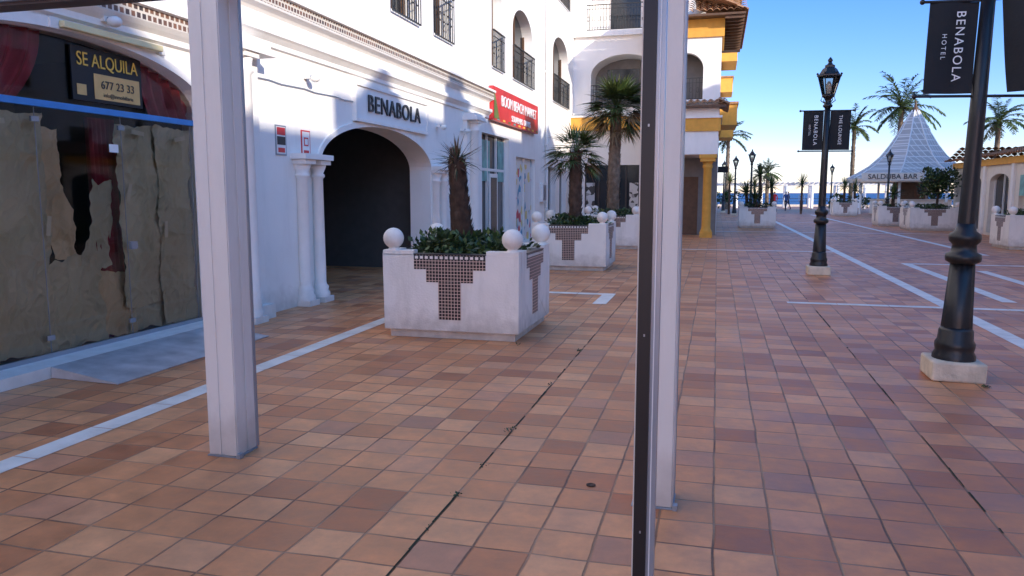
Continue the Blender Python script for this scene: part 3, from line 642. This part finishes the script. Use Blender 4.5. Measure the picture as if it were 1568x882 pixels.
for i in range(60): blade(mb,top+Vector((0,0,R.uniform(-.3,-.05))),rdir(-85,-30),R.uniform(.12,.25),.012,.5,R.choice([M_leafdry,M_trunk]),2)
mb.build('spiky_palm_plant')
fan_palm('fan_palm',-2.95,16.4,.8,2.45,70,.40,.42,.15,.12,(.0,0),.3)
fan_palm('fan_palm',-2.95,22.6,.8,4.0,110,.6,.62,.2,.15,(.06,0),.45,M_trunkg,-60)
mb=MB()
for (x,y,z) in((1.3,37.2,1.6),(1.9,37.3,2.4),(2.4,37.2,1.9),(1.7,37.0,1.3)):
    shag_trunk(mb,[(x,y,.7),(x+.05,y,(z+.7)/2),(x,y,z)],.08,.06,M_trunk,60)
    for i in range(90): blade(mb,(x,y,z),rdir(-25,85),R.uniform(.45,.8),.03,.4,R.choice([M_leafM,M_leafD,M_leafL]),3)
mb.build('yucca_plant')
def round_tree(name,x,y,zb,zc,rr,n=2600):
    mb=MB(); mb.tube([(x,y,zb),(x+.03,y,zc-.2),(x,y,zc)],[.06,.05,.04],8,M_trunk)
    for i in range(6): d=rdir(10,70); mb.tube([(x,y,zc-.3),tuple(Vector((x,y,zc))+d*rr*.7)],[.03,.012],6,M_trunk)
    shrub(mb,(x,y,zc),rr,rr,rr*1.0,n,.12); mb.build(name)
round_tree('clipped_tree',9.2,36.9,.8,1.85,.72,2300)
round_tree('clipped_tree',13.5,43,0,2.0,.9,1200)
def yucca(x,y,z0,z,l=.6,n=100):
    mb=MB(); shag_trunk(mb,[(x,y,z0),(x,y,(z0+z)/2),(x,y,z)],.09,.07,M_trunk,50)
    for i in range(n): blade(mb,(x,y,z),rdir(-25,85),R.uniform(.7,1.2)*l,.03,.5,R.choice([M_leafM,M_leafD,M_leafL]),3)
    mb.build('yucca_plant')
yucca(8.3,41,.8,1.5); yucca(8.6,58,.8,2.0,.8); yucca(8.7,25.2,.8,1.0,.3); yucca(6.2,62,0,2.2,1.0); yucca(9.6,60,0,1.8,1.0); yucca(0.9,60,0,2.4,1.0); yucca(2.6,58,0,2.0,.9)
feather_palm('tall_palm',14.6,72,8.7,30,3.4,.22,.2,lw=.075)
feather_palm('tall_palm',24.3,79,8.0,30,2.8,.22,lw=.075)
feather_palm('tall_palm',0.9,78,6.9,24,2.4,.2,lw=.07)
feather_palm('tall_palm',12.6,81,7.9,26,2.5,.2,lw=.07)
feather_palm('tall_palm',5.0,84,3.6,22,1.8,.18,lw=.06)
feather_palm('tall_palm',27.5,74,6.4,24,2.2,.2,lw=.06)

# ---------------------------------------------------------------- street lamps
def lamp(x,y,banner=True,wind=0,lean=0):
    root=empty('street_lamp')
    b=MB(); b.box(x-.21,x+.21,y-.21,y+.21,0,.17,M_stone); b.build('plinth',root,bevel=.018)
    p=MB()
    p.lathe(x,y,[(.17,.17),(.17,.205),(.15,.24),(.158,.28),(.158,.31),(.14,.34),(.135,.42),(.118,.45)],24,M_black)
    p.lathe(x,y,[(.125,.45),(.122,.5),(.098,1.0)],24,M_black,flute=.09)
    p.lathe(x,y,[(.1,1.0),(.135,1.02),(.14,1.05),(.135,1.08),(.1,1.1),(.092,1.16),(.12,1.19),(.125,1.22),(.12,1.25),(.08,1.28),(.07,1.34)],24,M_black)
    p.lathe(x,y,[(.07,1.34),(.064,2.2),(.054,3.22)],24,M_black,flute=.06)
    p.lathe(x,y,[(.055,3.22),(.085,3.24),(.09,3.27),(.06,3.30),(.045,3.36),(.07,3.40),(.11,3.43),(.12,3.46)],20,M_black)
    p.lathe(x,y,[(.11,3.46),(.115,3.475)],6,M_black,smooth=False)
    p.lathe(x,y,[(.105,3.475),(.19,3.80)],6,M_glassw,smooth=False,cap=False)
    for j in range(6):
        a=2*math.pi*j/6; c,s=math.cos(a),math.sin(a); p.tube([(x+.11*c,y+.11*s,3.47),(x+.2*c,y+.2*s,3.81)],[.011,.011],6,M_black)
        p.ball((x+.215*c,y+.215*s,3.86),.022,M_black,8,6)
        p.tube([(x+.05*c,y+.05*s,3.3),(x+.13*c,y+.13*s,3.36),(x+.10*c,y+.10*s,3.46)],[.01,.01,.01],6,M_black)
    p.lathe(x,y,[(.2,3.80),(.225,3.81),(.225,3.835),(.19,3.85),(.13,3.95),(.09,3.98),(.09,4.02),(.05,4.04),(.03,4.08),(.045,4.10),(.045,4.12),(.01,4.17)],6,M_black,smooth=False)
    p.lathe(x,y,[(.03,3.48),(.05,3.52),(.05,3.66),(.02,3.72)],10,M_frame)
    p.build('post_and_lantern',root)
    if banner:
        q=MB()
        for sd in(-1,1):
            w=wind if sd>0 else 0
            of=.10 if w else .06
            ca,sa=math.cos(w),math.sin(w)
            def W(a,z,d): return (x+sd*a*ca,y+d-sd*a*sa*sd,z)
            for z in(3.17,2.40):
                if sd>0 and w and z<3: q.tube([(x,y,z),(x+.5,y,z)],[.012,.012],8,M_black); continue
                q.tube([(x,y,z),W(.42+of,z,0)],[.012,.012],8,M_black); q.ball(W(.43+of,z,0),.022,M_black,8,6)
            n=14
            for i in range(n):
                for j in range(12):
                    def Pt(u,v):
                        return W(of+.37*u+ (w*.22*(1-v) if w else 0),2.42+.74*v,.012*math.sin(u*6+v*2+sd)+.02*math.sin(v*3.1)*(1-v)+(.0 if not w else -.10*(1-v)*u))
                    q.face([Pt(i/n,j/12),Pt((i+1)/n,j/12),Pt((i+1)/n,(j+1)/12),Pt(i/n,(j+1)/12)],M_banner,True)
        q.build('banners',root)
        R1=(rad(90),rad(90),0)
        text('lettering','BENABOLA',(x-.20,y-.035,2.80),.098,M_white,R1,root,.001,1.0,spacing=1.22)
        text('lettering_small','HOTEL',(x-.31,y-.035,2.80),.05,M_white,R1,root,.001,1.0,spacing=1.5)
        o2=.04 if wind else 0
        text('lettering_right','THE LOUNGE' ,(x+(.24+o2)*math.cos(wind)+wind*.1,y-.045-(.26+o2)*math.sin(wind)-(.06 if wind else 0),2.80),.085,M_white,(rad(90),rad(90-(12 if wind else 0)),-wind),root,.001,1.0,spacing=1.1)
    if lean:
        m=Matrix.Rotation(lean,3,'Y'); pt=Vector((x,y,0)); root.rotation_euler=(0,lean,0); root.location=pt-m@pt
    return root
lamp(2.03,7.3,True,.45,.022); lamp(1.98,16.1,True,0,.008); lamp(1.95,48.2,False); lamp(1.2,56,False); lamp(9.9,50.5,False); lamp(.5,64,False); lamp(10,75,False); lamp(3.5,70,False)

# ---------------------------------------------------------------- terrace structure around the camera
def post(x,y,w=.19):
    m=MB(); h=2.74; s=w/2
    m.box(x-s,x+s,y-s,y+s,.012,h,M_alu)
    for k in(-1,1):
        xa,xb=sorted((x+k*s,x+k*.012)); m.box(xa,xb,y-s-.006,y-s-.0005,.012,h,M_alu)
        ya,yb=sorted((y+k*s,y+k*.012)); m.box(x+s+.0005,x+s+.006,ya,yb,.012,h,M_alu)
    m.box(x+s-.022,x+s+.009,y+s+.001,y+s+.03,.012,h,M_alugrey)
    m.box(x-s-.012,x+s+.012,y-s-.012,y+s+.012,0,.010,M_alugrey)
    m.box(x+s+.006,x+s+.03,y-s-.02,y-s+.02,.0,.03,M_alugrey)
    m.build('canopy_post',bevel=.002)
post(-2.86,4.0); post(-.27,3.9)
m=MB()
m.box(-7.0,4.5,3.93,4.07,2.745,2.93,M_brownbeam); m.box(-7.0,4.5,3.90,3.93,2.765,2.80,M_alugrey)
for xx in(-6.9,-.2,4.4):
    m.box(xx-.06,xx+.06,-3.3,-3.2,0,3.35,M_alu)
    m.mbox(lambda a,z,d,xx=xx:(xx+a,d,z+(3.93-d)*.055),-.04,.04,2.8,2.9,-3.2,3.93,M_alu)
m.tube([(-7,-3.1,3.3),(4.5,-3.1,3.3)],[.12,.12],14,M_canvas)
m.box(4.35,4.45,3.9,4.0,0,2.745,M_alu)
m.build('terrace_canopy')
m=MB(); bx,by=-.207,2.42
m.box(bx-.022,bx+.018,by-.02,by+.02,0,2.98,M_blackplastic); m.box(bx+.0185,bx+.045,by-.012,by+.03,0,2.98,M_alugrey); m.box(bx+.028,bx+.031,by-.016,by-.0125,0,2.98,M_white)
m.box(bx-.027,bx-.0225,by-.01,by+.01,0,2.98,M_alu); m.box(bx-.06,bx+.07,by-.05,by+.06,0,.008,M_alugrey)
for z in(.5,1.15,1.8,2.3): m.box(bx-.003,bx+.002,by-.0225,by-.0205,z,z+.008,M_alugrey)
m.build('screen_guide_pole')

# ---------------------------------------------------------------- right low building
m=MB(); WX=10.0; MR=lambda a,z,d:(WX+d,a,z)
ops=[dict(a0=a,a1=a+2.0,zs=2.0,zt=2.3,z0=.1) for a in(22,25,28,31,34)]
wall(m,MR,20,37.5,0,2.75,ops,M_cream)
for o in ops: fill_window(m,MR,o,d=.2,bars=1,frame=M_frame)
m.face([(WX,37.5,0),(WX+6,37.5,0),(WX+6,37.5,2.75),(WX,37.5,2.75)],M_cream); m.face([(WX,20,0),(WX+6,20,0),(WX+6,20,2.75),(WX,20,2.75)],M_cream)
m.box(WX-.1,WX+6,19.9,37.6,2.62,2.86,M_orange); tile_roof(m,(WX-.35,37.9,2.9),(WX-.35,19.8,2.9),(3.0,0,.6),80,M_tilebrown); tile_roof(m,(WX+6,37.9,2.9),(WX-.35,37.9,2.9),(0,-2.0,.5),26,M_tilebrown)
m.box(WX+2.6,WX+6,20,37,2.86,3.5,M_cream)
for a in(24.5,30.5,33.5): m.mbox(MR,a-.12,a+.12,0,2.62,-.08,-.002,M_trim)
m.box(WX-.06,WX-.003,28.2,29.8,1.5,2.2,M_teal)
m.build('low_shop_building')

def block(name,x0,x1,y0,y1,h,extras=(),win=True):
    m=MB(); m.box(x0,x1,y0,y1,0,h,M_plaster)
    for z in [k for k in range(3,int(h)-1,3)]:
        if win:
            y=y0+1
            while y<y1-2:
                m.box(x0-.03,x0+.05,y,y+1.3,z,z+1.6,M_glassdark); m.box(x0-.5,x0-.031,y-.2,y+1.5,z-.15,z-.02,M_trim); y+=3.2
    for e in extras:
        if len(e)==5: m.box(*e[:4],h-.01,e[4],M_plaster)
        else:
            a,b,zt=e; c=(a+b)/2
            m.face([(x0,a,h),(x0,b,h),(x0,c,zt)],M_plaster); m.face([(x1,a,h),(x1,b,h),(x1,c,zt)],M_plaster)
            m.face([(x0,a,h),(x1,a,h),(x1,c,zt),(x0,c,zt)],M_tilebrown); m.face([(x0,b,h),(x1,b,h),(x1,c,zt),(x0,c,zt)],M_tilebrown)
    m.build(name)
block('unseen_shade_building',11,16,-1.7,19.8,9.9,[(-1.0,1.0,10.5),(5.5,7.2,10.4),(11,13,3.2,4.0,10.8),(11,12,10,11,10.6),(12.5,14.5,10.8)])  # this and the next blocks: unseen, shaped to cast shade on street and facade
block('unseen_shade_building',11,16,-6.2,-1.7,9.25,[])
block('unseen_shade_building',11,16,-30,-6.2,10.2,[(-11,-8,11.4)])
block('unseen_shade_building',16.8,30,12,42,12.0,[]); block('unseen_shade_building',24.5,44,42.1,62,11.5,[])

# ---------------------------------------------------------------- kiosk, pergola, sea wall
k=MB(); kx,ky=14.1,64
k.lathe(kx,ky,[(4.6,2.65),(3.8,3.1),(3.0,3.6),(2.25,4.3),(1.65,5.1),(1.05,6.1),(.5,7.2),(.22,7.7)],8,M_kroof,smooth=False,rot=rad(22.5))
k.lathe(kx,ky,[(.3,7.5),(.22,7.75),(.1,8.0),(.04,8.4)],8,M_wood,smooth=False)
k.lathe(kx,ky,[(4.5,2.35),(4.6,2.65)],8,M_cream,smooth=False,cap=True,rot=rad(22.5))
for j in range(8):
    a=2*math.pi*j/8+rad(22.5); c,s=math.cos(a),math.sin(a)
    prof=[(4.6,2.67),(3.8,3.12),(3.0,3.62),(2.25,4.32),(1.65,5.12),(1.05,6.12),(.5,7.22),(.22,7.7)]
    k.tube([(kx+r*c,ky+r*s,z) for r,z in prof],[.05]*8,6,M_frame); k.lathe(kx+4.0*c,ky+4.0*s,[(.09,0),(.09,2.4)],10,M_frame)
k.lathe(kx,ky,[(2.8,0),(2.8,1.05),(2.95,1.06),(2.95,1.12)],8,M_cream,smooth=False,rot=rad(22.5)); k.lathe(kx,ky,[(1.2,1.1),(1.2,2.4)],8,M_wood,smooth=False)
KO=k.build('beach_bar_kiosk')
T=MB(); T.box(kx-4.2,kx-.2,ky-4.55,ky-4.5,2.45,3.0,M_cream); T.build('fascia_board',KO)
text('lettering','SALDUBA BAR',(kx-2.2,ky-4.58,2.72),.5,M_char,RY,KO,.01)
k=MB(); k.box(-1,18,84.9,85.1,2.35,2.6,M_white); k.box(-1,18,87.4,87.6,2.35,2.6,M_white)
for i in range(40): k.box(-1+i*.48,-.92+i*.48,84.6,87.9,2.6,2.7,M_white)
for i in range(8): k.lathe(-.5+i*2.5,85,[(.16,0),(.14,2.35)],10,M_white); k.lathe(-.5+i*2.5,87.5,[(.16,0),(.14,2.35)],10,M_white)
k.build('seafront_pergola')
k=MB(); k.box(-60,80,94.6,94.9,0,.25,M_cream); k.box(-60,80,94.72,94.78,.9,.95,M_iron); k.box(-60,80,94.73,94.77,.55,.58,M_iron)
for i in range(70): k.box(-60+i*2,-59.93+i*2,94.72,94.78,.25,.9,M_iron)
k.build('sea_railing')
k=MB(); 
for i in range(9): shrub(k,(16+i*2.2+R.uniform(-.5,.5),70,1.0),1.4,.8,1.1,260,.25)
k.build('distant_hedge')
k=MB()
for i in range(3): shrub(k,(-.2+i*.7,68,.8),.8,.8,.9,200,.2)
for i in range(4): shrub(k,(9.5+i*.9,70,.6),.8,.8,.8,160,.2)
k.build('distant_hedge')

# ---------------------------------------------------------------- people far away
def person(x,y,shirt,face=0,stride=.25,trs=M_jeans):
    vs=[(0,0,.92),(0,0,1.15),(0,0,1.40),(0,0,1.50),(0,.01,1.60),(0,0,1.72),
        (-.19,0,1.40),(-.24,.04,1.13),(-.22,.12,.88),(-.22,.14,.80),(.19,0,1.40),(.24,-.04,1.13),(.23,.04,.88),(.23,.06,.80),
        (-.09,0,.88),(-.10,stride*.5,.48),(-.10,stride*.6,.08),(-.10,stride*.6+.16,.04),(.09,0,.88),(.10,-stride*.3,.48),(.10,-stride,.10),(.10,-stride+.15,.04)]
    es=[(0,1),(1,2),(2,3),(3,4),(4,5),(2,6),(6,7),(7,8),(8,9),(2,10),(10,11),(11,12),(12,13),(0,14),(14,15),(15,16),(16,17),(0,18),(18,19),(19,20),(20,21)]
    rr=[.13,.12,.14,.055,.09,.07,.06,.045,.035,.03,.06,.045,.035,.03,.085,.06,.045,.035,.085,.06,.045,.035]
    me=bpy.data.meshes.new('person'); me.from_pydata(vs,es,[]); o=bpy.data.objects.new('person',me); COL.objects.link(o)
    sk=o.modifiers.new('skin','SKIN')
    for i,r in enumerate(rr): me.skin_vertices[0].data[i].radius=(r,r*.8)
    me.skin_vertices[0].data[0].use_root=True
    o.modifiers.new('sub','SUBSURF').levels=1
    bpy.context.view_layer.update()
    dg=bpy.context.evaluated_depsgraph_get(); m2=bpy.data.meshes.new_from_object(o.evaluated_get(dg)); o.modifiers.clear(); o.data=m2
    m2.materials.clear()
    for mt in(trs,shirt,M_skin,M_hair): m2.materials.append(mt)
    for p in m2.polygons:
        c=p.center; p.use_smooth=True
        if c.z<.06: p.material_index=3
        elif abs(c.x)>.19 and c.z<.95: p.material_index=2
        elif c.z<.92: p.material_index=0
        elif c.z<1.47: p.material_index=1
        elif c.z>1.66 or c.y<-.03 and c.z>1.56: p.material_index=3
        else: p.material_index=2
    o.location=(x,y,0); o.rotation_euler=(0,0,face)
M_redshirt=pr('red_shirt',(0.7,0.03,0.03),.8); M_blueshirt=pr('blue_shirt',(0.05,0.1,0.25),.8); M_whiteshirt=pr('white_shirt',(0.6,0.6,0.6),.8)
person(4.6,67,M_redshirt,.4); person(5.9,72,M_blueshirt,2.6); person(7.4,74,M_whiteshirt,3.0); person(6.6,78,M_char,1.2)

# ---------------------------------------------------------------- light and camera
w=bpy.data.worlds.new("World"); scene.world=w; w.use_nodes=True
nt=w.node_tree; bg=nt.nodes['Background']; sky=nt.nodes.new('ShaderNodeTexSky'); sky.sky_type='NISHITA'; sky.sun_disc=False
SE=18.0; az=math.atan2(.8,-.6)
sky.sun_elevation=rad(SE); sky.sun_rotation=az; sky.altitude=0; sky.air_density=1.0; sky.dust_density=0.0; sky.ozone_density=3.0
d=Vector((.8*math.cos(rad(SE)),-.6*math.cos(rad(SE)),math.sin(rad(SE))))
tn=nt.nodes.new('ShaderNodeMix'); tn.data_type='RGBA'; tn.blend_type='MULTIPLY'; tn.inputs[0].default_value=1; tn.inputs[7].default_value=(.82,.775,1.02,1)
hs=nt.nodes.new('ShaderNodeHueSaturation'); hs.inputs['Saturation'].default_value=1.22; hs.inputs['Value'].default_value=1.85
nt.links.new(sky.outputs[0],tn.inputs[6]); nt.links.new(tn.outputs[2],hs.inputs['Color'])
# sky colour made warmer and brighter around the sun, added to lift the shade
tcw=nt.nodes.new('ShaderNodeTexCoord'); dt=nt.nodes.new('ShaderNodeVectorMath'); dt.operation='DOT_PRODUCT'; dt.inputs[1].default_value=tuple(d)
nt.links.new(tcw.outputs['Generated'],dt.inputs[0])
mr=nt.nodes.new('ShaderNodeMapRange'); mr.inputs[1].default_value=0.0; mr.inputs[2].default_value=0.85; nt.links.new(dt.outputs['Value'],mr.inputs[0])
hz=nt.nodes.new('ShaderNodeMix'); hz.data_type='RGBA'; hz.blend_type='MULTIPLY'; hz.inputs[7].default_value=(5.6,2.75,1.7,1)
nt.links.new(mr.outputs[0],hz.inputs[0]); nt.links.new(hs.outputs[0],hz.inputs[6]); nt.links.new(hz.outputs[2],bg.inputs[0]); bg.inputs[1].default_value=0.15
sl=bpy.data.lights.new('sun','SUN'); sl.energy=5.0; sl.angle=rad(.5); sl.color=(1,.91,.78)
so=bpy.data.objects.new('sun',sl); COL.objects.link(so)
so.rotation_euler=d.to_track_quat('Z','Y').to_euler(); so.location=(20,-20,30)
cam=bpy.data.cameras.new('camera'); co=bpy.data.objects.new('camera',cam); COL.objects.link(co); scene.camera=co
cam.sensor_width=36; cam.lens=36*1171/1568; cam.clip_start=.05; cam.clip_end=20000
co.location=(0,0,1.6); co.rotation_euler=(rad(90-7.1),0,rad(14.9))
scene.view_settings.view_transform='Standard'; scene.view_settings.look='None'; scene.view_settings.exposure=0
